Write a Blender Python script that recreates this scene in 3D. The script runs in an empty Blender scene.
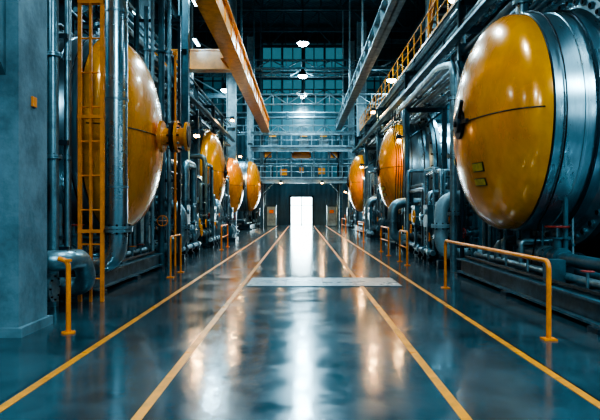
import bpy, bmesh, math, random
from mathutils import Vector, Matrix, Quaternion
random.seed(7)
V = Vector

# ------------------------------------------------------------------ materials
def mat(name, col, metal=0.0, rough=0.5, var=0.15, nscale=3.0, col2=None, bump=0.0, coat=0.0,
        emit=None, estr=0.0, rvar=0.1, streak=None):
    m = bpy.data.materials.new(name); m.use_nodes = True
    nt = m.node_tree; N = nt.nodes; L = nt.links
    p = N['Principled BSDF']
    p.inputs['Metallic'].default_value = metal
    p.inputs['Coat Weight'].default_value = coat
    p.inputs['Coat Roughness'].default_value = 0.12
    tc = N.new('ShaderNodeTexCoord')
    no = N.new('ShaderNodeTexNoise'); no.inputs['Scale'].default_value = nscale
    no.inputs['Detail'].default_value = 8; no.inputs['Roughness'].default_value = 0.68
    src = tc.outputs['Object']
    if streak:
        mp = N.new('ShaderNodeMapping'); mp.inputs['Scale'].default_value = streak
        L.new(src, mp.inputs['Vector']); src = mp.outputs['Vector']
    L.new(src, no.inputs['Vector'])
    cr = N.new('ShaderNodeValToRGB')
    c2 = col2 if col2 else tuple(c*(1-var*2) for c in col)
    cr.color_ramp.elements[0].position = 0.35; cr.color_ramp.elements[0].color = (*c2, 1)
    cr.color_ramp.elements[1].position = 0.6; cr.color_ramp.elements[1].color = (*col, 1)
    L.new(no.outputs['Fac'], cr.inputs['Fac']); L.new(cr.outputs['Color'], p.inputs['Base Color'])
    mr = N.new('ShaderNodeMapRange')
    mr.inputs['From Min'].default_value = 0.3; mr.inputs['From Max'].default_value = 0.7
    mr.inputs['To Min'].default_value = min(1, rough+rvar); mr.inputs['To Max'].default_value = max(0.02, rough-rvar)
    L.new(no.outputs['Fac'], mr.inputs['Value']); L.new(mr.outputs['Result'], p.inputs['Roughness'])
    if bump:
        b = N.new('ShaderNodeBump'); b.inputs['Strength'].default_value = bump; b.inputs['Distance'].default_value = 0.02
        n2 = N.new('ShaderNodeTexNoise'); n2.inputs['Scale'].default_value = nscale*8
        L.new(tc.outputs['Object'], n2.inputs['Vector']); L.new(n2.outputs['Fac'], b.inputs['Height'])
        L.new(b.outputs['Normal'], p.inputs['Normal'])
    if emit:
        p.inputs['Emission Color'].default_value = (*emit, 1); p.inputs['Emission Strength'].default_value = estr
    return m

M_YEL = mat('yellow_gloss_paint', (1.0, 0.335, 0.003), 0.15, 0.25, 0.10, 0.8, col2=(0.72, 0.20, 0.003), coat=0.6, rvar=0.09, streak=(1, 1.6, 0.7))
M_YEL2 = mat('yellow_safety_paint', (1.0, 0.34, 0.004), 0, 0.34, 0.12, 3, col2=(0.75, 0.235, 0.004), coat=0.3)
M_ORG = mat('orange_paint', (0.92, 0.23, 0.006), 0, 0.40, 0.15, 6)
M_STEEL = mat('brushed_steel', (0.50, 0.63, 0.68), 1, 0.28, 0.12, 1.2, col2=(0.30, 0.40, 0.45), rvar=0.1)
M_SHELL = mat('vessel_shell_steel', (0.56, 0.70, 0.76), 0.94, 0.32, 0.12, 0.9, col2=(0.30, 0.42, 0.48), rvar=0.1, streak=(3, 0.6, 0.6))
M_GALV = mat('galvanised_steel', (0.27, 0.385, 0.43), 0.78, 0.36, 0.22, 4)
M_DARK = mat('dark_blue_steel', (0.022, 0.046, 0.062), 0.4, 0.38, 0.2, 3)
M_MID = mat('grey_blue_paint', (0.065, 0.13, 0.16), 0.25, 0.36, 0.25, 2.5)
M_LIGHT = mat('pale_grey_paint', (0.29, 0.40, 0.44), 0.1, 0.42, 0.22, 2)
M_BLK = mat('black_iron', (0.013, 0.016, 0.018), 0.5, 0.45, 0.1, 5)
M_CONC = mat('painted_concrete', (0.14, 0.21, 0.24), 0, 0.62, 0.2, 1.3, col2=(0.065, 0.105, 0.125), bump=0.3)
M_RED = mat('red_paint', (0.35, 0.03, 0.02), 0, 0.4, 0.1, 6)
M_LAB = mat('label_plate', (0.65, 0.42, 0.05), 0.1, 0.4, 0.2, 12)
M_LAMP = mat('lamp_lens', (0.9, 0.95, 1), 0, 0.4, 0, emit=(0.75, 0.95, 1), estr=45)
M_TUBE = mat('tube_lens', (0.9, 0.95, 1), 0, 0.4, 0, emit=(0.6, 0.9, 1), estr=16)
M_WARM = mat('warm_lamp_lens', (1, 0.8, 0.5), 0, 0.4, 0, emit=(1, 0.5, 0.14), estr=45)
M_GLOW = mat('daylight_glass', (0.8, 0.9, 0.95), 0, 0.3, 0, emit=(0.72, 0.95, 1), estr=13)
M_WIN = mat('window_glass', (0.03, 0.08, 0.10), 0, 0.2, 0.2, 0.4, emit=(0.13, 0.43, 0.54), estr=0.40)
M_WIN2 = mat('window_glass_dim', (0.03, 0.08, 0.10), 0, 0.2, 0.2, 0.4, emit=(0.10, 0.34, 0.45), estr=0.2)
M_COVER = mat('trench_cover_steel', (0.30, 0.39, 0.42), 0.2, 0.30, 0.2, 2)
M_LINE = mat('floor_line_paint', (0.85, 0.265, 0.008), 0, 0.32, 0.1, 2.2, col2=(0.38, 0.13, 0.02))

def floor_mat():
    m = bpy.data.materials.new('polished_concrete'); m.use_nodes = True
    nt = m.node_tree; N = nt.nodes; L = nt.links; p = N['Principled BSDF']
    tc = N.new('ShaderNodeTexCoord')
    n1 = N.new('ShaderNodeTexNoise'); n1.inputs['Scale'].default_value = 0.9; n1.inputs['Detail'].default_value = 12
    n1.inputs['Roughness'].default_value = 0.75
    L.new(tc.outputs['Object'], n1.inputs['Vector'])
    cr = N.new('ShaderNodeValToRGB')
    cr.color_ramp.elements[0].position = 0.32; cr.color_ramp.elements[0].color = (0.011, 0.026, 0.034, 1)
    cr.color_ramp.elements[1].position = 0.7; cr.color_ramp.elements[1].color = (0.055, 0.092, 0.108, 1)
    L.new(n1.outputs['Fac'], cr.inputs['Fac'])
    br = N.new('ShaderNodeTexBrick'); br.offset = 0
    br.inputs['Scale'].default_value = 1; br.inputs['Brick Width'].default_value = 5.0; br.inputs['Row Height'].default_value = 3.6
    br.inputs['Mortar Size'].default_value = 0.012
    br.inputs['Color1'].default_value = (1, 1, 1, 1); br.inputs['Color2'].default_value = (0.8, 0.8, 0.8, 1)
    br.inputs['Mortar'].default_value = (0.25, 0.25, 0.25, 1)
    mp = N.new('ShaderNodeMapping'); mp.inputs['Location'].default_value = (2.5, 0, 0)
    L.new(tc.outputs['Object'], mp.inputs['Vector']); L.new(mp.outputs['Vector'], br.inputs['Vector'])
    mx = N.new('ShaderNodeMix'); mx.data_type = 'RGBA'; mx.blend_type = 'MULTIPLY'; mx.inputs['Factor'].default_value = 1
    L.new(cr.outputs['Color'], mx.inputs['A']); L.new(br.outputs['Color'], mx.inputs['B'])
    L.new(mx.outputs['Result'], p.inputs['Base Color'])
    n2 = N.new('ShaderNodeTexNoise'); n2.inputs['Scale'].default_value = 1.6; n2.inputs['Detail'].default_value = 12
    n2.inputs['Roughness'].default_value = 0.75
    L.new(tc.outputs['Object'], n2.inputs['Vector'])
    mr = N.new('ShaderNodeMapRange'); mr.inputs['From Min'].default_value = 0.35; mr.inputs['From Max'].default_value = 0.7
    mr.inputs['To Min'].default_value = 0.07; mr.inputs['To Max'].default_value = 0.27
    L.new(n2.outputs['Fac'], mr.inputs['Value']); L.new(mr.outputs['Result'], p.inputs['Roughness'])
    n3 = N.new('ShaderNodeTexNoise'); n3.inputs['Scale'].default_value = 9; n3.inputs['Detail'].default_value = 6
    L.new(tc.outputs['Object'], n3.inputs['Vector'])
    b = N.new('ShaderNodeBump'); b.inputs['Strength'].default_value = 0.12; b.inputs['Distance'].default_value = 0.010
    L.new(n3.outputs['Fac'], b.inputs['Height']); L.new(b.outputs['Normal'], p.inputs['Normal'])
    p.inputs['Specular IOR Level'].default_value = 0.85
    p.inputs['Specular Tint'].default_value = (0.78, 0.93, 1, 1)
    return m
M_FLOOR = floor_mat()

def wall_mat():
    m = bpy.data.materials.new('corrugated_cladding'); m.use_nodes = True
    nt = m.node_tree; N = nt.nodes; L = nt.links; p = N['Principled BSDF']
    tc = N.new('ShaderNodeTexCoord')
    no = N.new('ShaderNodeTexNoise'); no.inputs['Scale'].default_value = 0.5; no.inputs['Detail'].default_value = 6
    L.new(tc.outputs['Object'], no.inputs['Vector'])
    cr = N.new('ShaderNodeValToRGB')
    cr.color_ramp.elements[0].position = 0.3; cr.color_ramp.elements[0].color = (0.020, 0.050, 0.065, 1)
    cr.color_ramp.elements[1].position = 0.7; cr.color_ramp.elements[1].color = (0.046, 0.10, 0.125, 1)
    L.new(no.outputs['Fac'], cr.inputs['Fac']); L.new(cr.outputs['Color'], p.inputs['Base Color'])
    w = N.new('ShaderNodeTexWave'); w.bands_direction = 'DIAGONAL'; w.inputs['Scale'].default_value = 1.2
    mp = N.new('ShaderNodeMapping'); mp.inputs['Scale'].default_value = (1, 1, 0)
    L.new(tc.outputs['Object'], mp.inputs['Vector']); L.new(mp.outputs['Vector'], w.inputs['Vector'])
    b = N.new('ShaderNodeBump'); b.inputs['Strength'].default_value = 0.6; b.inputs['Distance'].default_value = 0.05
    L.new(w.outputs['Fac'], b.inputs['Height']); L.new(b.outputs['Normal'], p.inputs['Normal'])
    p.inputs['Roughness'].default_value = 0.55; p.inputs['Metallic'].default_value = 0.2
    return m
M_WALL = wall_mat()

# ------------------------------------------------------------------ builder
class B:
    def __init__(s, name):
        s.name = name; s.v = []; s.f = []; s.m = []; s.mats = []
    def mi(s, m):
        if m not in s.mats: s.mats.append(m)
        return s.mats.index(m)
    def face(s, idx, m):
        s.f.append(idx); s.m.append(s.mi(m))
    def box(s, c, d, m, q=None):
        c = V(c); i0 = len(s.v); h = V(d)/2
        for sx in (-1, 1):
            for sy in (-1, 1):
                for sz in (-1, 1):
                    p = V((sx*h.x, sy*h.y, sz*h.z))
                    if q: p = q @ p
                    s.v.append(c+p)
        for f in ((0,1,3,2),(4,6,7,5),(0,4,5,1),(2,3,7,6),(0,2,6,4),(1,5,7,3)):
            s.face([i0+k for k in f], m)
    def bx(s, x0, x1, y0, y1, z0, z1, m):
        s.box(((x0+x1)/2, (y0+y1)/2, (z0+z1)/2), (abs(x1-x0), abs(y1-y0), abs(z1-z0)), m)
    def ring(s, c, q, r, n):
        i0 = len(s.v)
        for k in range(n):
            a = 2*math.pi*k/n
            s.v.append(V(c)+q @ V((r*math.cos(a), r*math.sin(a), 0)))
        return [i0+k for k in range(n)]
    def bridge(s, a, b, m):
        n = len(a)
        for k in range(n): s.face([a[k], a[(k+1)%n], b[(k+1)%n], b[k]], m)
    def cyl(s, p1, p2, r, m, n=14, r2=None):
        p1 = V(p1); p2 = V(p2); q = (p2-p1).to_track_quat('Z', 'Y')
        a = s.ring(p1, q, r, n); b = s.ring(p2, q, r if r2 is None else r2, n)
        s.bridge(a, b, m); s.face(a[::-1], m); s.face(b, m)
    def path(s, pts, r, m, n=12, bend=None, k=6):
        pts = [V(p) for p in pts]; bend = bend or r*2.2
        P = [pts[0]]
        for i in range(1, len(pts)-1):
            a, b, c = pts[i-1], pts[i], pts[i+1]
            d1 = min(bend, (b-a).length*0.49); d2 = min(bend, (c-b).length*0.49)
            s0 = b+(a-b).normalized()*d1; s1 = b+(c-b).normalized()*d2
            for j in range(k+1):
                t = j/k; P.append(s0*(1-t)**2+b*2*t*(1-t)+s1*t*t)
        P.append(pts[-1])
        prev = None; q = None; lt = None
        for i, p in enumerate(P):
            t = (P[min(i+1, len(P)-1)]-P[max(i-1, 0)]).normalized()
            q = t.to_track_quat('Z', 'Y') if q is None else lt.rotation_difference(t) @ q
            lt = t
            rg = s.ring(p, q, r, n)
            if prev: s.bridge(prev, rg, m)
            else: s.face(rg[::-1], m)
            prev = rg
        s.face(prev, m)
    def lathe(s, o, ax, prof, n=32, cap=True):
        q = V(ax).to_track_quat('Z', 'Y'); ax = V(ax).normalized(); prev = None
        for i, pr in enumerate(prof):
            rg = s.ring(V(o)+ax*pr[0], q, max(pr[1], 0.001), n)
            if prev: s.bridge(prev, rg, prof[i-1][2])
            elif cap: s.face(rg[::-1], pr[2])
            prev = rg
        if cap: s.face(prev, prof[-1][2])
    def flange(s, p, ax, r, m, t=0.05, bolts=8):
        p = V(p); ax = V(ax).normalized(); q = ax.to_track_quat('Z', 'Y')
        s.cyl(p-ax*t*1.1, p-ax*t*0.1, r, m, 20); s.cyl(p+ax*t*0.1, p+ax*t*1.1, r, m, 20)
        for k in range(bolts):
            a = 2*math.pi*k/bolts; c = p+q @ V((r*0.82*math.cos(a), r*0.82*math.sin(a), 0))
            s.cyl(c-ax*t*1.8, c+ax*t*1.8, r*0.07, M_BLK, 6)
    def ibeam(s, p1, p2, h, w, m, t=0.03, up=(0, 0, 1)):
        p1 = V(p1); p2 = V(p2); d = p2-p1; L = d.length; z = d.normalized()
        u = V(up); x = u.cross(z).normalized(); y = z.cross(x)
        q = Matrix((x, y, z)).transposed().to_quaternion(); c = (p1+p2)/2
        s.box(c, (t, h, L), m, q)
        s.box(c+y*(h/2-t/2), (w, t, L), m, q); s.box(c-y*(h/2-t/2), (w, t, L), m, q)
    def wheel(s, c, ax, r, m):
        c = V(c); q = V(ax).to_track_quat('Z', 'Y'); n = 16
        pts = [c+q @ V((r*math.cos(2*math.pi*k/n), r*math.sin(2*math.pi*k/n), 0)) for k in range(n)]
        for k in range(n): s.cyl(pts[k], pts[(k+1)%n], r*0.1, m, 6)
        for k in range(0, n, 4): s.cyl(c, pts[k], r*0.08, m, 6)
    def valve(s, p, ax, up, r, m, mw):
        p = V(p); ax = V(ax).normalized(); up = V(up).normalized()
        s.lathe(p-ax*r*2.2, ax, [(0, r*1.7, m), (r*0.5, r*1.7, m), (r*0.55, r*1.1, m), (r*1.4, r*1.55, m), (r*3, r*1.55, m), (r*3.8, r*1.1, m), (r*3.9, r*1.7, m), (r*4.4, r*1.7, m)], 16)
        s.cyl(p, p+up*r*3, r*0.7, m, 12); s.cyl(p+up*r*3, p+up*r*3.3, r*1.1, m, 12)
        s.cyl(p+up*r*3, p+up*r*5.2, r*0.2, M_GALV, 8); s.wheel(p+up*r*5, up, r*1.8, mw)
    def truss(s, p1, p2, h, n, m, r=0.05):
        p1 = V(p1); p2 = V(p2); u = V((0, 0, h))
        s.cyl(p1, p2, r*1.3, m, 8); s.cyl(p1+u, p2+u, r*1.3, m, 8)
        for i in range(n):
            a = p1.lerp(p2, i/n); c = p1.lerp(p2, (i+1)/n)
            s.cyl(a if i % 2 else a+u, c+u if i % 2 else c, r, m, 6); s.cyl(a, a+u, r*0.8, m, 6)
    def done(s):
        me = bpy.data.meshes.new(s.name)
        xs = [p.x for p in s.v]; ys = [p.y for p in s.v]; zs = [p.z for p in s.v]
        o = V(((min(xs)+max(xs))/2, (min(ys)+max(ys))/2, min(zs)))
        me.from_pydata([tuple(p-o) for p in s.v], [], s.f)
        for m in s.mats: me.materials.append(m)
        me.polygons.foreach_set('material_index', s.m)
        bm = bmesh.new(); bm.from_mesh(me); bmesh.ops.recalc_face_normals(bm, faces=bm.faces); bm.to_mesh(me); bm.free()
        me.polygons.foreach_set('use_smooth', [True]*len(me.polygons))
        me.set_sharp_from_angle(angle=math.radians(38))
        ob = bpy.data.objects.new(s.name, me); ob.location = o
        bpy.context.scene.collection.objects.link(ob)
        return ob

def railing(b, p1, p2, m, h=1.05, sp=1.6, r=0.028):
    p1 = V(p1); p2 = V(p2); L = (p2-p1).length; n = max(1, round(L/sp))
    for k in range(n+1):
        p = p1.lerp(p2, k/n); b.cyl(p, p+V((0, 0, h)), r, m, 6)
    for z in (h, h*0.55): b.cyl(p1+V((0, 0, z)), p2+V((0, 0, z)), r, m, 6)
    b.box((p1+p2)/2+V((0, 0, 0.08)), (max(0.01, abs(p2.x-p1.x)), max(0.01, abs(p2.y-p1.y)), 0.12), m)

# ------------------------------------------------------------------ room shell
HW = 11.5; Y0 = -6; Y1 = 64; HC = 20.5
b = B('floor'); b.bx(-HW-0.3, HW+0.3, Y0, Y1+0.3, -0.2, 0, M_FLOOR); b.done()
b = B('ceiling'); b.bx(-HW-0.3, HW+0.3, Y0, Y1+0.3, HC, HC+0.2, M_WALL); b.done()
b = B('wall_left'); b.bx(-HW-0.3, -HW, Y0, Y1+0.3, 0, HC, M_WALL); b.done()
b = B('wall_right'); b.bx(HW, HW+0.3, Y0, Y1+0.3, 0, HC, M_WALL); b.done()
b = B('wall_back')
b.bx(-HW, HW, Y1, Y1+0.3, 0, HC, M_WALL); b.done()

b = B('window_1')
wx0, wx1, wz0, wz1 = -4.3, 4.7, 9.8, 19.4
b.bx(wx0, wx1, Y1-0.06, Y1-0.01, wz0, wz1, M_WIN)
for i in range(9):
    x = wx0+(wx1-wx0)*i/8; w = 0.2 if i % 4 == 0 else (0.11 if i % 2 == 0 else 0.05)
    b.bx(x-w, x+w, Y1-0.3, Y1-0.06, wz0, wz1, M_MID)
for i in range(6):
    z = wz0+(wz1-wz0)*i/5; w = 0.12 if i % 2 else 0.07; b.bx(wx0, wx1, Y1-0.26, Y1-0.06, z-w, z+w, M_MID)
b.done()
k = 2
for (x0, x1, z0, z1) in ((-10.5, -6.2, 12, 17), (6.4, 10.5, 12, 17), (-4.4, -1.8, 4.8, 6.6), (1.8, 4.4, 4.8, 6.6)):
    b = B('window_%d' % k); k += 1
    b.bx(x0, x1, Y1-0.06, Y1-0.01, z0, z1, M_WIN2)
    n = max(2, round((x1-x0)/1.2))
    for i in range(n+1):
        x = x0+(x1-x0)*i/n; b.bx(x-0.06, x+0.06, Y1-0.2, Y1-0.06, z0, z1, M_DARK)
    n = max(1, round((z1-z0)/1.5))
    for i in range(n+1):
        z = z0+(z1-z0)*i/n; b.bx(x0, x1, Y1-0.18, Y1-0.06, z-0.05, z+0.05, M_DARK)
    b.done()
for sgn in (-1, 1):
    for y in (10, 22, 34, 46, 56):
        b = B('window_%d' % k); k += 1
        b.bx(sgn*(HW-0.01), sgn*(HW-0.06), y-3.5, y+3.5, 11, 15.3, M_WIN2)
        for i in range(6):
            yy = y-3.5+7*i/5; b.bx(sgn*(HW-0.06), sgn*(HW-0.18), yy-0.06, yy+0.06, 11, 15.3, M_DARK)
        for i in range(4):
            z = 11+4.3*i/3; b.bx(sgn*(HW-0.06), sgn*(HW-0.16), y-3.5, y+3.5, z-0.05, z+0.05, M_DARK)
        b.done()
b = B('door_1')
b.bx(-1.12, 1.12, Y1-0.1, Y1-0.04, 0, 2.95, M_GLOW)
for x in (-1.2, 1.2): b.bx(x-0.1, x+0.1, Y1-0.3, Y1-0.02, 0, 3.1, M_DARK)
b.bx(-1.3, 1.3, Y1-0.3, Y1-0.02, 2.95, 3.15, M_DARK)
b.bx(-0.05, 0.05, Y1-0.16, Y1-0.1, 0, 2.95, M_MID)
for z in (0.1, 2.1): b.bx(-1.12, 1.12, Y1-0.15, Y1-0.1, z-0.04, z+0.04, M_MID)
b.done()

for x in (-2.42, -1.26, 1.26, 2.44):
    b = B('floor_line'); b.bx(x-0.042, x+0.042, 0, Y1-3, 0.0, 0.004, M_LINE); b.done()
b = B('trench_cover')
for i in range(4):
    for j in range(2):
        b.bx(-1.14+i*0.81, -1.14+i*0.81+0.795, 12.55+j*0.75, 12.55+j*0.75+0.735, 0.005, 0.018, M_COVER)
b.bx(-1.16, 2.12, 12.53, 14.05, 0, 0.006, M_DARK)
b.done()

# ------------------------------------------------------------------ roof trusses and structure
for y in (14, 24, 34, 43, 50, 56, 61.5):
    b = B('roof_truss'); z0, z1 = 18.4, 20.2
    b.ibeam((-HW+0.02, y, z0), (HW-0.02, y, z0), 0.3, 0.25, M_MID, 0.05); b.ibeam((-HW+0.02, y, z1), (HW-0.02, y, z1), 0.3, 0.25, M_MID, 0.05)
    n = 14
    for i in range(n):
        xa = -HW+0.1+2*(HW-0.1)*i/n; xb = -HW+0.1+2*(HW-0.1)*(i+1)/n
        b.cyl((xa, y, z0 if i % 2 else z1), (xb, y, z1 if i % 2 else z0), 0.07, M_MID, 6)
        b.cyl((xa, y, z0), (xa, y, z1), 0.06, M_MID, 6)
    b.bx(-0.1, 0.1, y-0.1, y+0.1, z1, HC-0.005, M_MID)
    b.done()

def column(x, y, m, w=0.6, h=18.2):
    b = B('steel_column'); b.ibeam((x, y, 0), (x, y, h), w, w*0.8, m, 0.06, up=(1, 0, 0))
    b.bx(x-w*0.7, x+w*0.7, y-w*0.7, y+w*0.7, 0, 0.05, m)
    for zz in (4, 8, 12, 16): b.bx(x-w*0.52, x+w*0.52, y-w*0.42, y+w*0.42, zz, zz+0.06, m)
    b.done()
COLS = [(-4.7, 24, M_MID, 0.4), (-5.45, 46.8, M_LIGHT, 0.75), (-7.2, 38, M_LIGHT, 0.6), (5.3, 53, M_LIGHT, 0.8),
        (6.8, 22.5, M_MID, 0.5), (-4.9, 57.5, M_LIGHT, 0.6), (4.9, 59, M_LIGHT, 0.6), (-7.3, 28.0, M_LIGHT, 0.5), (-7.3, 18.5, M_MID, 0.5), (7.1, 33, M_LIGHT, 0.5)]
for (x, y, m, w) in COLS: column(x, y, m, w, 18.2)

for (x, y, w) in ((-7.2, 38, .6), (-5.45, 46.8, .75), (6.8, 22.5, .5), (5.3, 53, .8), (-7.3, 28, .5), (-7.3, 18.5, .5), (7.1, 33, .5)):
    sx = -1 if x < 0 else 1
    b = B('frame_beam'); xs = x+sx*(w/2+0.02)
    for z in (7.3, 10.5, 13.5, 16.5): b.ibeam((xs, y, z), (sx*(HW-0.2), y, z), 0.35, 0.22, M_MID, 0.04)
    for z in (7.3, 10.5, 13.5): b.cyl((xs+sx*0.1, y, z), (sx*(HW-0.3), y, z+3), 0.06, M_LIGHT, 6)
    b.done()
for (y, z, h, m) in ((48.3, 10.1, 0.8, M_LIGHT), (58.3, 8.9, 0.9, M_LIGHT), (58.3, 12.6, 0.7, M_MID), (52.2, 13.2, 0.6, M_GALV), (44.8, 12.2, 0.6, M_MID)):
    b = B('cross_truss'); b.truss((-HW+0.2, y, z), (HW-0.2, y, z), h, 20, m, 0.05); b.done()
b = B('utility_pipe_run')
for (y, z, r, m) in ((60.5, 10.9, 0.14, M_GALV), (60.5, 11.4, 0.09, M_LIGHT), (60.5, 9.4, 0.12, M_STEEL), (60.5, 15.4, 0.15, M_GALV)):
    b.cyl((-HW+0.2, y, z), (HW-0.2, y, z), r, m, 12)
    for i in range(8): b.flange((-9.5+i*2.7, y, z), (1, 0, 0), r*1.6, m, 0.05, 4)
for x in (-8, -5.6, 5.6, 8): b.bx(x-0.08, x+0.08, 60.6, 60.75, 0, 16, M_MID)
b.done()

b = B('crane_runway_girder')
b.bx(-3.35, -2.95, 6, 53, 8.5, 9.5, M_YEL2); b.bx(-3.5, -2.8, 6, 53, 9.5, 9.56, M_YEL2); b.bx(-3.5, -2.8, 6, 53, 8.44, 8.5, M_YEL2)
for i in range(24): b.bx(-2.95, -2.9, 7+i*2, 7.05+i*2, 8.5, 9.5, M_YEL2)
b.bx(-3.2, -3.1, 6, 53, 9.56, 9.66, M_DARK)
for y in (14, 24, 34, 43, 50): b.bx(-3.45, -3.35, y-0.08, y+0.08, 8.6, 18.2, M_MID)
b.done()
b = B('crane_runway_girder')
b.ibeam((3.25, 6, 9.0), (3.25, 53, 9.0), 0.75, 0.5, M_LIGHT, 0.05)
for i in range(24): b.bx(3.03, 3.47, 7+i*2, 7.05+i*2, 8.65, 9.35, M_LIGHT)
b.bx(3.2, 3.3, 6, 53, 9.38, 9.48, M_DARK)
for y in (14, 24, 34, 43, 50): b.bx(3.4, 3.5, y-0.08, y+0.08, 8.7, 18.2, M_LIGHT)
b.done()
b = B('overhead_crane')
b.bx(-10.8, -3.55, 29.6, 30.2, 8.6, 9.45, M_YEL2); b.bx(-10.8, -3.55, 29.5, 30.3, 9.45, 9.52, M_YEL2); b.bx(-10.8, -3.55, 29.5, 30.3, 8.53, 8.6, M_YEL2)
b.bx(-3.9, -3.52, 28.8, 31.0, 8.9, 9.4, M_YEL2)
b.bx(-8.8, -7.9, 29.3, 30.5, 9.52, 10.05, M_DARK); b.cyl((-8.35, 29.9, 7.8), (-8.35, 29.9, 8.6), 0.03, M_BLK, 6)
b.bx(-8.55, -8.15, 29.75, 30.05, 7.4, 7.9, M_YEL2); b.path([(-8.35, 29.9, 7.4), (-8.35, 29.9, 7.1), (-8.2, 29.9, 6.95), (-8.1, 29.9, 7.15)], 0.04, M_BLK, 8)
b.bx(-11.35, -10.7, 28.8, 31, 8.9, 9.4, M_DARK)
b.done()
for s in (-1, 1):
    b = B('ventilation_duct'); b.cyl((s*10.4, 8, 17.5), (s*10.4, 57, 17.5), 0.42, M_GALV, 24)
    for i in range(25): b.cyl((s*10.4, 8.5+i*2, 17.5), (s*10.4, 8.58+i*2, 17.5), 0.45, M_GALV, 24)
    for i in range(6): b.cyl((s*10.4, 12+i*8, 17.9), (s*10.4, 12+i*8, HC-0.005), 0.02, M_BLK, 6)
    b.done()

# ------------------------------------------------------------------ vessels
def vessel(s, Y, Xr, R=2.14, zc=3.42, D=0.9, near=False, hub='dark', sk=(-3.0, 3.0)):
    b = B('horizontal_pressure_vessel'); o = (Xr, Y, zc); ax = (s, 0, 0)
    n = 72 if near else 44
    S = M_SHELL
    prof = [(-D*math.cos(a), R*math.sin(a), M_YEL) for a in [math.pi/2*i/16 for i in range(17)]]
    prof[-1] = (0, R, M_YEL)
    prof += [(0.10, R, M_BLK), (0.105, R-0.02, M_BLK), (0.13, R-0.02, S), (0.135, R+0.015, S), (0.62, R+0.015, S), (0.63, R+0.03, S), (0.67, R+0.03, S), (0.68, R+0.015, S),
             (1.08, R+0.015, S), (1.16, R+0.1, S), (1.18, R+0.34, M_GALV), (1.32, R+0.34, M_GALV), (1.33, R+0.05, M_BLK), (1.37, R+0.05, M_GALV), (1.38, R+0.34, M_GALV), (1.52, R+0.34, M_GALV), (1.54, R+0.05, S)]
    a0 = 1.54
    for kk in range(3):
        prof += [(a0+0.9, R+0.02, S), (a0+0.91, R+0.05, S), (a0+0.97, R+0.05, S), (a0+0.98, R+0.02, S)]; a0 += 1.0
    L = a0+0.5
    prof += [(L+D*math.sin(a), (R+0.02)*math.cos(a), S) for a in [math.pi/2*i/8 for i in range(9)]]
    b.lathe(o, ax, prof, n)
    nb = 44 if near else 28
    for kk in range(nb):
        a = 2*math.pi*kk/nb; y = Y+(R+0.22)*math.cos(a); z = zc+(R+0.22)*math.sin(a)
        b.cyl((Xr+s*1.10, y, z), (Xr+s*1.60, y, z), 0.045, M_BLK, 6)
        if near: b.cyl((Xr+s*1.12, y, z), (Xr+s*1.18, y, z), 0.07, M_GALV, 6)
    def dp(dy, dz, off=0.0):
        k = math.sqrt(max(0, 1-(dy*dy+dz*dz)/R**2))
        nn = V((-s*k/D, dy/R**2, dz/R**2)).normalized()
        return V((Xr-s*D*k, Y+dy, zc+dz))+nn*off, nn
    pts = [dp(R*0.999*math.sin(math.pi/2*i/14), 0.0)[0] for i in range(-14, 15)]
    for i in range(28): b.cyl(pts[i], pts[i+1], 0.013, M_BLK, 6)
    tip = Xr-s*D
    if hub == 'dark':
        b.cyl((tip+s*0.03, Y, zc), (tip-s*0.05, Y, zc), 0.30, M_BLK, 20)
        b.cyl((tip, Y, zc), (tip-s*0.10, Y, zc), 0.17, M_DARK, 16)
        b.cyl((tip, Y, zc), (tip-s*0.14, Y, zc), 0.06, M_BLK, 10)
        q = Quaternion((1, 0, 0), math.radians(35))
        b.box((tip-s*0.06, Y-0.15, zc+0.2), (0.06, 0.09, 0.55), M_BLK, q)
        b.box((tip-s*0.03, Y-0.32, zc), (0.06, 0.55, 0.07), M_BLK)
        for (dy, dz, w, h) in ((-0.75, -0.92, 0.42, 0.18), (-0.7, -1.2, 0.42, 0.15), (0.85, -0.7, 0.14, 0.14)):
            p, nn = dp(dy, dz, 0.012); q = nn.to_track_quat('X', 'Z')
            b.box(p, (0.02, w, h), M_BLK, q); p2, _ = dp(dy, dz, 0.025); b.box(p2, (0.02, w*0.9, h*0.8), M_LAB, q)
    else:
        b.cyl((tip+s*0.1, Y, zc), (tip-s*0.62, Y, zc), 0.20, M_YEL, 24)
        for dx in (0.06, 0.30, 0.40, 0.62):
            b.cyl((tip-s*dx, Y, zc), (tip-s*(dx+0.06), Y, zc), 0.36 if dx < 0.5 else 0.33, M_YEL if dx != 0.3 else M_BLK, 24)
        b.cyl((tip-s*0.68, Y, zc), (tip-s*0.70, Y, zc), 0.24, M_BLK, 24)
        for kk in range(10):
            a = 2*math.pi*kk/10
            b.cyl((tip-s*0.24, Y+0.29*math.cos(a), zc+0.29*math.sin(a)), (tip-s*0.52, Y+0.29*math.cos(a), zc+0.29*math.sin(a)), 0.02, M_BLK, 6)
    for (a, r, h) in ((0.35, 0.12, 0.35), (2.1, 0.2, 0.35), (3.2, 0.14, 0.3)):
        x = Xr+s*a; hh = min(h, 5.8-zc-R) if near else h*0.5
        b.cyl((x, Y, zc+R-0.05), (x, Y, zc+R+hh), r, M_STEEL, 16); b.flange((x, Y, zc+R+hh), (0, 0, 1), r*1.6, M_GALV, 0.03)
    for (a, m, r) in ((0.3, M_BLK, 0.015), (0.85, M_DARK, 0.025)):
        q = [(Xr+s*a, Y+(R+0.06)*math.sin(t), zc-(R+0.06)*math.cos(t)) for t in [-math.pi*0.95+i*math.pi*0.8/14 for i in range(15)]]
        b.path(q+[(Xr+s*a, Y-0.6, 0.5)], r, m, 8, bend=0.1, k=2)
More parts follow.
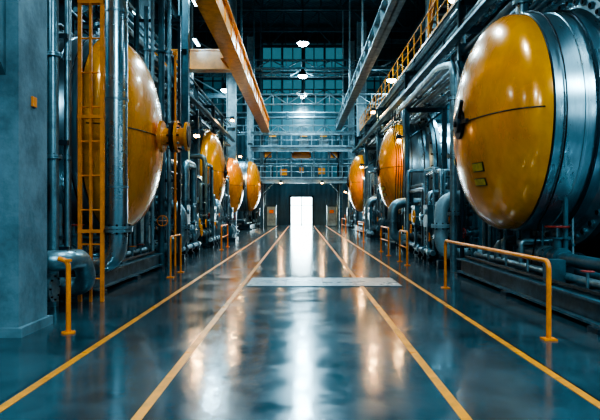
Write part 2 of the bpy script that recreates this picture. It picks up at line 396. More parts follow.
    for a in (1.95, 4.1):
        x = Xr+s*a; m_ = 14; th = math.radians(58)
        low = []; up = []
        for i in range(m_+1):
            t = -th+2*th*i/m_; up.append((Y+(R+0.04)*math.sin(t), zc-(R+0.04)*math.cos(t))); low.append((Y+(R*0.9)*math.sin(th)*(-1+2*i/m_), 0.42))
        w = 0.12
        i0 = len(b.v)
        for (yy, zz) in up+low: b.v.append(V((x-w, yy, zz)))
        for (yy, zz) in up+low: b.v.append(V((x+w, yy, zz)))
        M2 = 2*(m_+1)
        for i in range(m_):
            b.face([i0+i, i0+i+1, i0+m_+1+i+1, i0+m_+1+i], M_DARK)
            b.face([i0+M2+i, i0+M2+i+1, i0+M2+m_+1+i+1, i0+M2+m_+1+i], M_DARK)
            b.face([i0+i, i0+i+1, i0+M2+i+1, i0+M2+i], M_DARK)
            b.face([i0+m_+1+i, i0+m_+2+i, i0+M2+m_+2+i, i0+M2+m_+1+i], M_DARK)
        for i in (0, m_): b.face([i0+i, i0+m_+1+i, i0+M2+m_+1+i, i0+M2+i], M_DARK)
        for t in (-0.8, -0.3, 0.3, 0.8):
            zz = zc-math.sqrt((R+0.04)**2-(t*R*0.9)**2)
            b.bx(x-0.28, x+0.28, Y+t*R*0.85-0.03, Y+t*R*0.85+0.03, 0.42, zz-0.02, M_DARK)
    ya, yb = Y+sk[0], Y+sk[1]
    for a in (-0.15, 1.1, 2.0, 4.15):
        b.ibeam((Xr+s*a, ya, 0.24), (Xr+s*a, yb, 0.24), 0.34, 0.26, M_MID if a < 0 else M_DARK, 0.035)
        for yy in (ya+0.2, (ya+yb)/2, yb-0.2): b.bx(Xr+s*a-0.2, Xr+s*a+0.2, yy-0.15, yy+0.15, 0, 0.07, M_DARK)
    for yy in [ya+0.1+i*(yb-ya-0.2)/5 for i in range(6)]:
        b.ibeam((Xr-s*0.15, yy, 0.24), (Xr+s*4.15, yy, 0.24), 0.28, 0.2, M_DARK, 0.03)
    b.path([(Xr+s*0.45, Y, zc-R+0.05), (Xr+s*0.45, Y, 0.75), (Xr+s*0.45, ya+0.5, 0.75), (Xr+s*2.5, ya+0.5, 0.75)], 0.11, M_MID, 12)
    b.flange((Xr+s*0.45, Y, zc-R-0.25), (0, 0, 1), 0.2, M_GALV, 0.04)
    b.flange((Xr+s*0.45, Y-1.0, 0.75), (0, 1, 0), 0.19, M_GALV, 0.04)
    b.path([(Xr+s*0.15, ya+0.2, 0.52), (Xr+s*0.15, yb-0.2, 0.52)], 0.07, M_GALV, 10)
    b.bx(Xr+s*0.35, Xr+s*0.55, Y-1.9, Y-1.7, 0.41, 0.7, M_DARK)
    if near:
        b.valve((Xr+s*0.45, Y-1.45, 0.75), (0, 1, 0), (0, 0, 1), 0.11, M_MID, M_RED)
        for (yy, zt, r) in ((Y+0.5, 1.0, 0.06), (Y+0.9, 0.9, 0.08), (Y-0.5, 1.0, 0.05), (Y+1.4, 1.3, 0.05), (Y+1.8, 1.6, 0.06)):
            b.path([(Xr+s*0.15, yy, 0.52), (Xr+s*0.15, yy, zt), (Xr+s*0.9, yy, zt)], r, M_GALV, 10)
        b.path([(Xr+s*0.75, ya+0.25, 0.48), (Xr+s*0.75, yb-0.3, 0.48)], 0.09, M_MID, 12)
        b.path([(Xr-s*0.12, ya+0.3, 0.46), (Xr-s*0.12, yb-0.3, 0.46)], 0.04, M_BLK, 8)
        for i in range(6):
            yy = ya+0.6+i*(yb-ya-1.0)/6; b.bx(Xr+s*0.0, Xr+s*0.9, yy, yy+0.05, 0.40, 0.46, M_GALV)
        b.bx(Xr-s*0.15, Xr+s*0.1, ya+2.0, ya+2.3, 0.41, 0.8, M_MID)
        b.path([(Xr+s*0.3, ya+0.35, 0.42), (Xr+s*0.3, ya+0.35, 0.85), (Xr+s*2.2, ya+0.35, 0.85)], 0.08, M_GALV, 12, bend=0.2)
        b.path([(Xr+s*1.3, ya+0.7, 0.55), (Xr+s*1.3, yb-0.7, 0.55)], 0.14, M_GALV, 14)
        for i in range(4): b.flange((Xr+s*1.3, ya+1.2+i*(yb-ya-2)/3.5, 0.55), (0, 1, 0), 0.22, M_MID, 0.04)
        for i in range(5):
            yy = ya+1.0+i*(yb-ya-1.6)/5; b.cyl((Xr-s*0.03, yy, 0.41), (Xr-s*0.03, yy, 0.72), 0.025, M_GALV, 8); b.wheel((Xr-s*0.03, yy, 0.72), (0, 0, 1), 0.09, (M_RED, M_ORG)[i % 2])
        # drip lines and fittings clustered under the dome
        rr = random.Random(int(Y*10))
        for i in range(9):
            yy = Y-1.5+i*0.38; zt = zc-math.sqrt(max(0.1, R*R-(yy-Y)**2))-0.02; xx = Xr+s*rr.uniform(0.2, 0.95); r = rr.choice((0.02, 0.03, 0.045))
            b.cyl((xx, yy, 0.42), (xx, yy, zt+0.03), r, rr.choice((M_GALV, M_MID, M_LIGHT)), 8); b.flange((xx, yy, (0.42+zt)/2), (0, 0, 1), r*2.2, M_MID, 0.02, 4)
    return b.done()

vessel(1, 12.2, 4.13, zc=3.34, near=True, sk=(-4.6, 2.7))
vessel(1, 28.5, 4.55, zc=3.52)
vessel(1, 45, 4.4, zc=3.6)
vessel(-1, 13.5, -4.12, R=2.14, zc=3.25, near=True, hub='nozzle', sk=(-2.2, 3.1))
vessel(-1, 33, -5.1, R=2.3, zc=3.65)
vessel(-1, 42.6, -5.0, R=2.0, zc=3.3, sk=(-2.4, 2.4))
vessel(-1, 50.6, -4.3, R=2.1, zc=3.6, sk=(-2.5, 2.5))

# ------------------------------------------------------------------ left foreground
b = B('concrete_column')
b.bx(-4.9, -3.56, 7.55, 8.4, 0, 12, M_CONC)
b.bx(-5.0, -3.5, 7.5, 8.45, 0, 0.12, M_CONC)
b.bx(-4.9, -3.72, 7.1, 7.55, 3.75, 4.35, M_CONC)
i0 = len(b.v)
for x in (-4.9, -3.72):
    for (y, z) in ((7.55, 3.75), (7.1, 3.75), (7.55, 3.3)): b.v.append(V((x, y, z)))
b.face([i0, i0+1, i0+2], M_CONC); b.face([i0+3, i0+5, i0+4], M_CONC); b.face([i0+1, i0+4, i0+5, i0+2], M_CONC)
b.bx(-3.56, -3.54, 7.9, 8.03, 2.97, 3.1, M_ORG)
b.done()

b = B('access_ladder')
for x in (-3.87, -3.48): b.bx(x-0.03, x+0.03, 10.45, 10.52, 0, 8.4, M_ORG)
b.bx(-3.70, -3.66, 10.45, 10.52, 0, 8.4, M_ORG)
for i in range(14): b.cyl((-3.87, 10.49, 0.4+i*0.6), (-3.48, 10.49, 0.4+i*0.6), 0.016, M_ORG, 8)
for z in (1.2, 3.2, 5.2, 7.2): b.bx(-3.9, -3.45, 10.44, 10.53, z, z+0.06, M_ORG)
b.done()

b = B('vertical_insulated_pipe')
b.path([(-3.39, 11.0, 8.3), (-3.39, 11.0, 0.62), (-5.6, 11.0, 0.62)], 0.20, M_STEEL, 24, bend=0.42)
for z in (2.0, 3.6, 5.2, 6.8): b.cyl((-3.39, 11, z), (-3.39, 11, z+0.04), 0.212, M_GALV, 24)
b.flange((-3.39, 11, 1.25), (0, 0, 1), 0.29, M_GALV, 0.05, 10)
b.flange((-4.3, 11, 0.62), (1, 0, 0), 0.31, M_GALV, 0.05, 10)
b.bx(-4.8, -4.6, 10.9, 11.1, 0, 0.45, M_DARK)
b.done()

b = B('process_pipe_bank')
for (x, y, r, m) in ((-4.75, 10.0, 0.09, M_MID), (-4.47, 9.95, 0.11, M_MID), (-4.14, 10.0, 0.09, M_GALV), (-4.28, 10.28, 0.05, M_GALV), (-4.9, 10.3, 0.12, M_DARK), (-4.02, 10.3, 0.04, M_GALV)):
    b.cyl((x, y, 0), (x, y, 8.3), r, m, 14)
    for z in (1.1, 2.9, 4.6): b.flange((x, y, z+x*0.1), (0, 0, 1), r*1.6, m, 0.03, 6)
for z in (0.9, 2.7, 4.5, 6.3): b.bx(-5.05, -3.95, 10.12, 10.2, z, z+0.08, M_DARK)
b.bx(-4.65, -4.2, 9.72, 9.84, 1.6, 2.1, M_DARK); b.bx(-4.62, -4.23, 9.70, 9.72, 1.65, 2.05, M_MID)
for x in (-4.95, -4.05): b.bx(x-0.05, x+0.05, 10.36, 10.44, 0, 8.3, M_DARK)
b.done()

b = B('floor_pipe_run')
b.path([(-5.3, 9.2, 0.82), (-3.62, 9.2, 0.82), (-3.62, 9.9, 0.82), (-3.62, 10.2, 0.3), (-4.2, 10.2, 0.3)], 0.16, M_GALV, 18, bend=0.3)
b.path([(-5.3, 9.25, 0.4), (-3.8, 9.25, 0.4)], 0.14, M_GALV, 16)
b.flange((-4.2, 9.2, 0.82), (1, 0, 0), 0.26, M_GALV, 0.04); b.flange((-3.85, 9.25, 0.4), (1, 0, 0), 0.22, M_GALV, 0.04)
for x in (-5.0, -4.05): b.bx(x-0.05, x+0.05, 9.1, 9.3, 0, 0.7, M_DARK)
b.done()

# tall pipe risers beside the left vessel and right vessel
b = B('pipe_riser_bank')
for (x, y, r, h, m) in ((-3.75, 17.0, 0.06, 9.2, M_GALV), (-3.98, 17.05, 0.09, 10.5, M_MID), (-4.22, 17.0, 0.05, 8.0, M_LIGHT), (-4.42, 17.1, 0.07, 7.4, M_GALV), (-4.65, 17.0, 0.05, 9.5, M_MID), (-3.6, 17.1, 0.035, 6.0, M_ORG)):
    b.cyl((x, y, 0), (x, y, h), r, m, 12)
    for z in (1.3, 3.4, 5.5): b.flange((x, y, z-x*0.15), (0, 0, 1), r*1.7, m, 0.03, 6)
for z in (2.4, 4.8, 7.0): b.bx(-4.8, -3.5, 17.2, 17.26, z, z+0.08, M_DARK)
for x in (-4.78, -3.52): b.bx(x-0.04, x+0.04, 17.26, 17.34, 0, 7.2, M_DARK)
b.valve((-3.98, 17.05, 1.3), (0, 0, 1), (0.3, -1, 0), 0.08, M_MID, M_ORG)
b.done()
b = B('pipe_riser_bank')
for (x, y, r, h, m) in ((4.55, 15.75, 0.07, 5.6, M_MID), (4.8, 15.8, 0.045, 5.0, M_LIGHT), (5.05, 15.75, 0.09, 5.7, M_GALV), (5.35, 15.8, 0.05, 5.2, M_STEEL)):
    b.path([(x, y, 0), (x, y, h), (x, y+0.7, h)], r, m, 12)
    for z in (0.9, 2.4, 3.9): b.flange((x, y, z+x*0.15), (0, 0, 1), r*1.7, m, 0.03, 6)
b.valve((4.55, 15.75, 1.0), (0, 0, 1), (-1, -0.3, 0), 0.07, M_MID, M_RED)
b.done()

b = B('guard_post')
b.path([(-3.03, 7.8, 0), (-3.03, 7.8, 0.93), (-3.16, 7.8, 0.97)], 0.032, M_ORG, 12, bend=0.08); b.cyl((-3.03, 7.8, 0), (-3.03, 7.8, 0.02), 0.09, M_ORG, 16)
b.cyl((-3.03, 7.8, 0.93), (-3.03, 7.8, 0.96), 0.045, M_ORG, 12)
b.done()

def barrier(x, y0, y1, h=0.97, mid=False, m=M_ORG, dx=0.0, r=0.03):
    b = B('safety_barrier')
    b.path([(x, y0, 0), (x, y0, h), (x+dx, y1, h), (x+dx, y1, 0)], r, m, 12, bend=0.12)
    for (xx, yy) in ((x, y0), (x+dx, y1)):
        b.bx(xx-0.08, xx+0.08, yy-0.08, yy+0.08, 0, 0.02, m)
    if mid: b.cyl((x, y0, h*0.52), (x+dx, y1, h*0.52), r*0.75, m, 10)
    b.done()
barrier(3.05, 7.4, 12.3, dx=-0.1, r=0.031)
barrier(3.05, 17.3, 18.6, mid=True); barrier(3.05, 21, 23.0, mid=True); barrier(3.1, 30, 33, mid=True)
barrier(-3.1, 14.2, 15.4, r=0.024); barrier(-3.2, 24, 26, mid=True); barrier(3.1, 42, 46, mid=True)

def ubend(x, y, s, zt, zb, r, xe, m):
    b = B('large_elbow_pipe')
    b.path([(xe, y, zt), (x, y, zt), (x, y, zb), (xe, y, zb)], r, m, 20, bend=0.5, k=8)
    b.flange((x+s*0.75, y, zt), (1, 0, 0), r*1.5, M_GALV, 0.05); b.flange((x+s*0.8, y, zb), (1, 0, 0), r*1.5, M_GALV, 0.05)
    b.flange((x, y, (zt+zb)/2), (0, 0, 1), r*1.45, m, 0.05)
    b.bx(xe-0.12, xe+0.12, y-0.12, y+0.12, 0, zt-r*0.8, M_DARK)
    b.bx(x-0.1, x+0.1, y-0.1, y+0.1, 0, zb-r*0.8, M_DARK)
    b.done()
ubend(3.8, 16.35, 1, 1.95, 0.38, 0.18, 5.6, M_LIGHT)
ubend(3.75, 24.75, 1, 1.9, 0.4, 0.2, 5.4, M_GALV)
ubend(-3.6, 18.0, -1, 1.75, 0.42, 0.19, -5.6, M_GALV)
ubend(-3.9, 28.2, -1, 2.0, 0.42, 0.2, -5.6, M_GALV)
ubend(-4.0, 23.0, -1, 1.5, 0.42, 0.15, -5.1, M_GALV)
ubend(3.9, 35.0, 1, 2.2, 0.42, 0.2, 5.4, M_GALV)

def manifold(s, y0, y1, x0, x1, seed, hmax=5.5, nv=7, hmin=1.2):
    rnd = random.Random(seed); b = B('process_manifold')
    cols = [M_MID, M_GALV, M_LIGHT, M_STEEL, M_GALV, M_MID, M_DARK]
    for i in range(nv):
        y = y0+(y1-y0)*(i+0.5)/nv+rnd.uniform(-0.1, 0.1); x = s*rnd.uniform(x0+0.25, x1); r = rnd.choice((0.03, 0.04, 0.05, 0.07, 0.09, 0.11))
        h = rnd.uniform(hmin, hmax); m = rnd.choice(cols)
        if rnd.random() < 0.5: b.path([(x, y, 0), (x, y, h), (s*(x1+0.3), y, h)], r, m, 12, bend=r*2.5)
        else: b.path([(x, y, 0), (x, y, h), (x, y1, h), (x, y1, 0.0)], r, m, 12, bend=r*2.5)
        b.flange((x, y, h*0.6), (0, 0, 1), r*1.7, m, 0.03, 6)
        if rnd.random() < 0.65: b.valve((x, y, rnd.uniform(0.8, 1.4)), (0, 0, 1), (-s, 0, 0), r, m, rnd.choice((M_ORG, M_RED, M_YEL2)))
        if rnd.random() < 0.4:
            z = rnd.uniform(1.0, min(h, 1.8)); b.cyl((x, y, z), (x-s*0.2, y, z), 0.015, M_GALV, 6); b.cyl((x-s*0.2, y, z), (x-s*0.25, y, z), 0.09, M_LIGHT, 14)
    for i in range(3):
        x = s*(x0+0.1+i*0.35); z = 0.35+0.28*i; m = rnd.choice(cols); r = 0.08+0.02*i
        b.cyl((x, y0, z), (x, y1, z), r, m, 14)
        for k in range(3): b.flange((x, y0+(y1-y0)*(k+0.5)/3, z), (0, 1, 0), r*1.6, M_GALV, 0.04)
    for k in range(3):
        y = y0+(y1-y0)*(k+0.2)/3
        b.bx(s*(x0-0.05), s*(x0+0.95), y-0.05, y+0.05, 0.1, 0.2, M_DARK); b.bx(s*x0, s*(x0+0.1), y-0.05, y+0.05, 0, 0.3, M_DARK); b.bx(s*(x0+0.7), s*(x0+0.8), y-0.05, y+0.05, 0, 0.85, M_DARK)
    y = y0+0.4; b.bx(s*x0, s*(x0+0.08), y-0.04, y+0.04, 0, 1.7, M_MID); b.bx(s*(x0-0.05), s*(x0+0.12), y-0.3, y+0.3, 1.1, 1.75, M_MID)
    b.cyl((s*(x0-0.05), y, 1.55), (s*(x0-0.09), y, 1.55), 0.09, M_LIGHT, 16)
    b.done()
manifold(-1, 19.0, 22.3, 3.7, 4.9, 1, 3.6, 16); manifold(-1, 25.0, 27.4, 3.7, 4.8, 2, 4.2, 14); manifold(-1, 36.6, 39.4, 4.3, 5.0, 3, 4, 10)
manifold(-1, 53.5, 56, 3.8, 5.0, 4, 3.8, 7)
manifold(1, 17.3, 19.6, 3.7, 5.2, 5, 3.0, 16); manifold(1, 20.3, 24.0, 3.9, 5.4, 6, 3.2, 18)
manifold(1, 32.2, 34.2, 3.7, 5.0, 8, 4, 10); manifold(1, 36.2, 41.0, 3.9, 5.0, 9, 4.5, 18); manifold(1, 49.0, 51.5, 3.8, 4.8, 10, 5, 8)

def pump(x, y, s, m=M_MID):
    b = B('centrifugal_pump')
    b.bx(x-0.35, x+0.35, y-0.8, y+0.8, 0, 0.18, M_DARK)
    b.cyl((x, y-0.7, 0.52), (x, y+0.05, 0.52), 0.24, m, 20)
    for i in range(9): b.cyl((x, y-0.66+i*0.08, 0.52), (x, y-0.64+i*0.08, 0.52), 0.27, m, 20)
    b.cyl((x, y+0.05, 0.52), (x, y+0.3, 0.52), 0.06, M_GALV, 10); b.cyl((x, y+0.3, 0.52), (x, y+0.55, 0.52), 0.3, M_GALV, 20)
    b.cyl((x, y+0.55, 0.52), (x, y+0.75, 0.52), 0.12, M_GALV, 14); b.cyl((x, y+0.42, 0.7), (x, y+0.42, 1.05), 0.1, M_GALV, 14)
    b.flange((x, y+0.42, 1.05), (0, 0, 1), 0.18, M_GALV, 0.03)
    for yy in (-0.55, -0.1, 0.42): b.bx(x-0.2, x+0.2, y+yy-0.05, y+yy+0.05, 0.18, 0.4, m)
    b.bx(x-0.1, x+0.1, y-0.45, y-0.2, 0.74, 0.9, M_DARK)
    b.done()
pump(-3.7, 31.2, -1)

# ------------------------------------------------------------------ overhead pipe racks
def rack(s, posts, xs, z0, y0, y1, seed, walk=None, name='overhead_pipe_rack', n=6):
    rnd = random.Random(seed); b = B(name)
    xa, xb = xs
    for y in posts:
        for x in (xa, xb): b.ibeam((s*x, y, 0), (s*x, y, z0+1.5), 0.2, 0.16, M_MID, 0.03, up=(1, 0, 0))
        for z in (z0-0.12, z0+0.7, z0+1.45): b.ibeam((s*xa, y, z), (s*xb, y, z), 0.2, 0.16, M_MID, 0.03)
        b.cyl((s*xa, y, z0-1.4), (s*xb, y, z0-0.1), 0.04, M_MID, 6)
    for i in range(n):
        x = s*(xa+0.1+(xb-xa-0.2)*i/(n-1)); r = rnd.choice((0.06, 0.09, 0.11, 0.08)); m = rnd.choice((M_LIGHT, M_GALV, M_STEEL, M_MID))
        b.cyl((x, y0, z0+r), (x, y1, z0+r), r, m, 14)
        for k in range(6): b.flange((x, y0+(y1-y0)*(k+rnd.random())/6, z0+r), (0, 1, 0), r*1.6, m, 0.04, 6)
        r = rnd.choice((0.05, 0.08, 0.10)); m = rnd.choice((M_DARK, M_GALV, M_MID, M_STEEL))
        b.cyl((x, y0, z0+0.82+r), (x, y1, z0+0.82+r), r, m, 12)
        for k in range(4): b.flange((x, y0+(y1-y0)*(k+rnd.random())/4, z0+0.82+r), (0, 1, 0), r*1.6, m, 0.04, 6)
        r = rnd.choice((0.03, 0.05)); b.cyl((x+0.08, y0, z0+1.55+r), (x+0.08, y1, z0+1.55+r), r, M_GALV, 8)
    b.bx(s*(xa-0.32), s*(xa-0.1), y0, y1, z0+0.35, z0+0.38, M_GALV); b.bx(s*(xa-0.32), s*(xa-0.31), y0, y1, z0+0.35, z0+0.46, M_GALV)
    for y in posts:
        x = s*(xa-0.05)
        b.path([(x, y-0.4, z0+0.2), (x, y-0.4, z0+0.55), (x, y+1.0, z0+0.55), (s*(xb-0.2), y+1.0, z0+0.55)], 0.07, M_GALV, 10)
        b.path([(x, y+0.5, 2.2), (x, y+0.5, z0-0.3), (x, y+0.9, z0+0.1)], 0.045, M_GALV, 10)
        b.cyl((x, y+0.5, 0), (x, y+0.5, 2.2), 0.06, M_MID, 10)
        b.cyl((s*xa, y, z0-1.3), (s*xa, y+1.4, z0), 0.04, M_MID, 6)
    if walk:
        wa, wb, wz = walk
        b.bx(s*wa, s*wb, y0, y1, wz, wz+0.06, M_DARK)
        b.ibeam((s*wa, y0, wz-0.1), (s*wa, y1, wz-0.1), 0.22, 0.1, M_MID, 0.03)
        railing(b, (s*(wa+0.03), y0, wz+0.06), (s*(wa+0.03), y1, wz+0.06), M_YEL2, 1.1, 1.5)
        railing(b, (s*(wb-0.03), y0, wz+0.06), (s*(wb-0.03), y1, wz+0.06), M_YEL2, 1.1, 1.5)
        for y in posts:
            for x in (wa, wb): b.bx(s*x-0.06, s*x+0.06, y-0.06, y+0.06, z0+1.4, wz, M_MID)
    b.done()
rack(1, (6.2, 16.9, 25.6, 34.8, 41.5, 48.4), (4.5, 6.1), 5.98, 5, 50, 21, walk=(4.85, 6.0, 8.05), n=8)
rack(-1, (17.8, 24.6, 30.2, 36.0, 39.9), (5.3, 6.7), 6.35, 16.9, 45, 22)

b = B('vessel_riser_pipe')
b.path([(3.95, 15.6, 0.0), (3.95, 15.6, 5.4), (4.0, 17.5, 5.75), (4.1, 25.5, 5.75)], 0.09, M_GALV, 12, bend=0.4)
b.path([(4.2, 15.7, 0.0), (4.2, 15.7, 5.0), (4.2, 16.2, 5.6)], 0.055, M_DARK, 10)
for z in (1.5, 3.0, 4.5): b.flange((3.95, 15.6, z), (0, 0, 1), 0.16, M_GALV, 0.04)
b.done()
b = B('vessel_vent_pipe')
b.path([(6.45, 12.2, 5.9), (6.45, 12.2, 7.5), (6.45, 21.5, 7.5)], 0.16, M_STEEL, 16, bend=0.5)
b.done()
b = B('flexible_hose')
for i in range(4):
    x = 3.95+0.1*i
    b.path([(x, 25.9, 5.9), (x-0.1, 25.7, 5.4-0.2*i), (x+0.1, 25.4, 4.0), (x, 25.25, 2.4), (x, 25.25, 0)], 0.02, M_BLK, 8, bend=0.6)
b.done()

b = B('steel_staircase')
ya, yb, za, zb = 23.5, 18.0, 8.12, 13.0
for x in (4.95, 5.8):
    p1 = V((x, ya, za+0.1)); p2 = V((x, yb, zb)); b.ibeam(p1, p2, 0.25, 0.08, M_YEL2, 0.03)
    b.cyl(p1+V((0, 0, 1)), p2+V((0, 0, 1)), 0.03, M_YEL2, 8); b.cyl(p1+V((0, 0, 0.55)), p2+V((0, 0, 0.55)), 0.025, M_YEL2, 8)
    for i in range(7):
        p = p1.lerp(p2, i/6); b.cyl(p, p+V((0, 0, 1)), 0.028, M_YEL2, 8)
for i in range(22):
    p = V((5.35, ya, za+0.1)).lerp(V((5.35, yb, zb)), (i+0.5)/22); b.box(p, (0.86, 0.26, 0.03), M_DARK)
b.done()

# ------------------------------------------------------------------ mezzanine far
b = B('mezzanine_platform')
for x in (-3.5, 3.5):
    for y in (53.2, 56.4): b.ibeam((x, y, 0), (x, y, 8.3), 0.3, 0.28, M_MID, 0.05, up=(1, 0, 0))
for z in (4.3, 7.1):
    b.bx(-4.5, 4.5, 53, 56.6, z, z+0.08, M_DARK); b.ibeam((-4.5, 53, z-0.18), (4.5, 53, z-0.18), 0.34, 0.2, M_LIGHT, 0.04)
    railing(b, (-4.5, 53.05, z+0.08), (4.5, 53.05, z+0.08), M_LIGHT, 1.1, 0.9, 0.03)
for x in (-3.5, 3.5):
    sx = -1 if x < 0 else 1
    b.cyl((x, 53.2, 3.0), (x-sx*1.2, 53.2, 4.2), 0.06, M_MID, 6); b.cyl((x, 53.2, 5.8), (x-sx*1.2, 53.2, 7.0), 0.06, M_MID, 6)
b.ibeam((-4.5, 53.6, 8.45), (4.5, 53.6, 8.45), 0.3, 0.2, M_GALV, 0.04)
for z in (5.7, 6.1): b.cyl((-4.5, 53.3, z), (4.5, 53.3, z), 0.08, M_GALV, 10)
for x in (-2.2, -0.9, 1.1, 2.4): b.cyl((x, 53.4, 4.4), (x, 53.4, 7.1), 0.07, M_GALV, 10)
for (x, z) in ((-3.0, 6.6), (2.9, 6.55), (-1.6, 5.0), (1.8, 5.1)): b.bx(x-0.3, x+0.3, 53.5, 53.9, z-0.3, z+0.25, M_YEL2)
b.done()
b = B('chain_hoist')
b.bx(-0.7, 0.7, 54, 55, 6.25, 6.85, M_YEL2); b.bx(-1.0, 1.0, 54.3, 54.7, 6.85, 7.09, M_DARK); b.cyl((0, 54.5, 6.25), (0, 54.5, 5.4), 0.05, M_BLK, 6); b.cyl((-0.85, 54.5, 6.55), (0.85, 54.5, 6.55), 0.22, M_YEL2, 14)
b.bx(-0.2, 0.2, 54.3, 54.7, 5.0, 5.45, M_YEL2)
b.done()
for x in (-2.6, 2.0, 0.2):
    b = B('machinery_cabinet'); b.bx(x-0.5, x+0.5, 54.0, 54.8, 7.18, 8.2, M_MID); b.bx(x-0.42, x+0.42, 53.97, 54.0, 7.3, 8.1, M_LIGHT); b.bx(x+0.3, x+0.34, 53.92, 53.97, 7.6, 7.8, M_BLK)
    b.bx(x-0.3, x+0.3, 54.1, 54.7, 8.2, 8.3, M_YEL2); b.done()
for (x, y) in ((-2.9, 58), (2.9, 58), (-3.0, 60.2), (3.2, 60.2)):
    b = B('control_cabinet'); b.bx(x-0.45, x+0.45, y-0.3, y+0.3, 0, 2.0, M_MID); b.bx(x-0.4, x+0.4, y-0.33, y-0.3, 0.1, 1.9, M_LIGHT); b.bx(x-0.2, x+0.2, y-0.35, y-0.33, 1.3, 1.6, M_ORG); b.bx(x-0.48, x+0.48, y-0.33, y+0.33, 2.0, 2.05, M_DARK); b.done()

# ------------------------------------------------------------------ lamps
def area(loc, size, energy, col, rot=(0, 0, 0), name='lamp_light'):
    l = bpy.data.lights.new(name, 'AREA'); l.shape = 'DISK'; l.size = size; l.energy = energy; l.color = col
    o = bpy.data.objects.new(name, l); o.location = loc; o.rotation_euler = rot
    bpy.context.scene.collection.objects.link(o); return o
CY = (0.52, 0.84, 1.0)
def pendant(x, y, z, e, ztop=HC-0.005, col=CY, size=0.7):
    b = B('pendant_or_fill_lamp')
    b.lathe((x, y, z), (0, 0, 1), [(0, 0.45, M_DARK), (0.34, 0.24, M_DARK), (0.40, 0.14, M_DARK), (0.62, 0.14, M_DARK)], 20)
    b.lathe((x, y, z-0.2), (0, 0, 1), [(0, 0.12, M_LAMP), (0.06, 0.3, M_LAMP), (0.2, 0.4, M_LAMP)], 20)
    b.cyl((x, y, z+0.6), (x, y, ztop), 0.02, M_BLK, 6)
    ob = b.done()
    l = area((x, y, z-0.24), size, e, col); l.parent = ob; l.matrix_parent_inverse = Matrix.Translation(-ob.location)
    pl = bpy.data.lights.new('lamp_glow', 'POINT'); pl.energy = e*0.2; pl.color = col; pl.shadow_soft_size = 0.3
    po = bpy.data.objects.new('lamp_glow', pl); po.location = (x, y, z-0.65); bpy.context.scene.collection.objects.link(po)
    po.parent = ob; po.matrix_parent_inverse = Matrix.Translation(-ob.location)
for (y, e) in ((9, 750), (19, 850), (29, 1200), (41, 1200), (51, 1200), (59.9, 1200)):
    pendant(0.1, y, 13, e)
pendant(-0.9, 1.5, 7.5, 700); pendant(0.9, -3, 7.5, 800)  # out-of-view fill beside the camera, added to light the domes
for (x, y) in ((-6.2, 21.5), (-6.2, 42), (7.6, 29.5), (-6.6, 52), (7.2, 48)): pendant(x, y, 12, 700)  # side pendants added as fill for the dark structure beside the aisle
def tube(x, y, z, e, ztop=HC-0.005):
    b = B('linear_or_fill_lamp'); b.bx(x-0.12, x+0.12, y-0.8, y+0.8, z, z+0.1, M_DARK); b.bx(x-0.08, x+0.08, y-0.76, y+0.76, z-0.05, z, M_TUBE)
    for yy in (-0.6, 0.6): b.cyl((x, y+yy, z+0.1), (x, y+yy, ztop), 0.01, M_BLK, 6)
    ob = b.done()
    if e:
        l = area((x, y, z-0.08), 0.8, e, CY); l.parent = ob; l.matrix_parent_inverse = Matrix.Translation(-ob.location)
tube(8.2, 4, 7.6, 500); tube(8.2, 9.3, 8.2, 500); tube(9.4, 14.5, 7.6, 400); tube(8.8, 1, 4.5, 400); tube(9.3, 6, 3.6, 350)  # unseen tubes by the right wall, added for bright streaks on the steel shells
tube(-8.2, 5, 7.6, 300); tube(-9.3, 12, 8.0, 300); tube(-4.6, 25.6, 10.6, 80); tube(-6.2, 35.4, 11.5, 200); tube(7.9, 25.4, 9, 300); tube(8, 42, 10, 200); tube(-9, 33, 12.3, 100)  # the near left pair is added, for highlights on the shells
tube(6.6, 12, 11.2, 350); tube(4.3, 26.5, 11.6, 350)  # added above the walkway to brighten its yellow railing
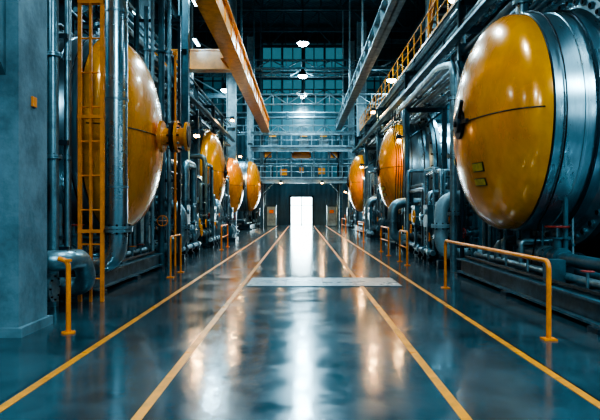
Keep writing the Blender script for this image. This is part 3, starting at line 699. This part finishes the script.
def bulkhead(x, y, z, sx, e, w=0.18, br=0.3):
    b = B('bulkhead_lamp'); b.bx(x-w*0.6, x+w*0.6, y-w, y+w, z, z+0.2, M_DARK); b.bx(x-w*0.5, x+w*0.5, y-w*0.9, y+w*0.9, z-0.08, z, M_WARM)
    b.bx(x, x+sx*br, y-0.03, y+0.03, z+0.1, z+0.16, M_DARK)
    ob = b.done()
    l = area((x, y, z-0.12), 0.3, e, (1, 0.56, 0.22)); l.parent = ob; l.matrix_parent_inverse = Matrix.Translation(-ob.location)
bulkhead(-4.19, 24, 4.6, -1, 150); bulkhead(-4.78, 46.8, 5.8, -1, 60); bulkhead(-4.3, 57.5, 3.4, -1, 220); bulkhead(4.3, 59, 3.4, 1, 220)
bulkhead(-4.6, 39.9, 7.6, -1, 200, 0.2, 0.6); bulkhead(4.15, 34.8, 7.3, 1, 260, 0.2, 0.25); bulkhead(-1.8, 52.6, 4.0, 0.01, 200); bulkhead(1.8, 52.6, 4.0, 0.01, 200)
bulkhead(4.15, 25.6, 4.6, 1, 90, 0.15, 0.25); bulkhead(4.15, 41.5, 4.6, 1, 120, 0.18, 0.25)
l = area((0, Y1-0.4, 1.6), 2.0, 450, (0.7, 0.93, 1), rot=(math.radians(-90), 0, 0), name='door_daylight')

# ------------------------------------------------------------------ world / camera
w = bpy.data.worlds.new('World'); bpy.context.scene.world = w; w.use_nodes = True
bg = w.node_tree.nodes['Background']; bg.inputs['Color'].default_value = (0.08, 0.225, 0.30, 1); bg.inputs['Strength'].default_value = 0.55
cam = bpy.data.cameras.new('Camera'); co = bpy.data.objects.new('Camera', cam)
co.location = (0, 0, 1.6); co.rotation_euler = (math.radians(90), 0, 0)
cam.sensor_width = 36; cam.lens = 36; cam.shift_x = -1.5/600; cam.clip_end = 300
bpy.context.scene.collection.objects.link(co); bpy.context.scene.camera = co
try:
    bpy.context.scene.view_settings.view_transform = 'AgX'
    bpy.context.scene.view_settings.look = 'AgX - High Contrast'
    bpy.context.scene.view_settings.exposure = -0.3
except Exception as e: print(e)
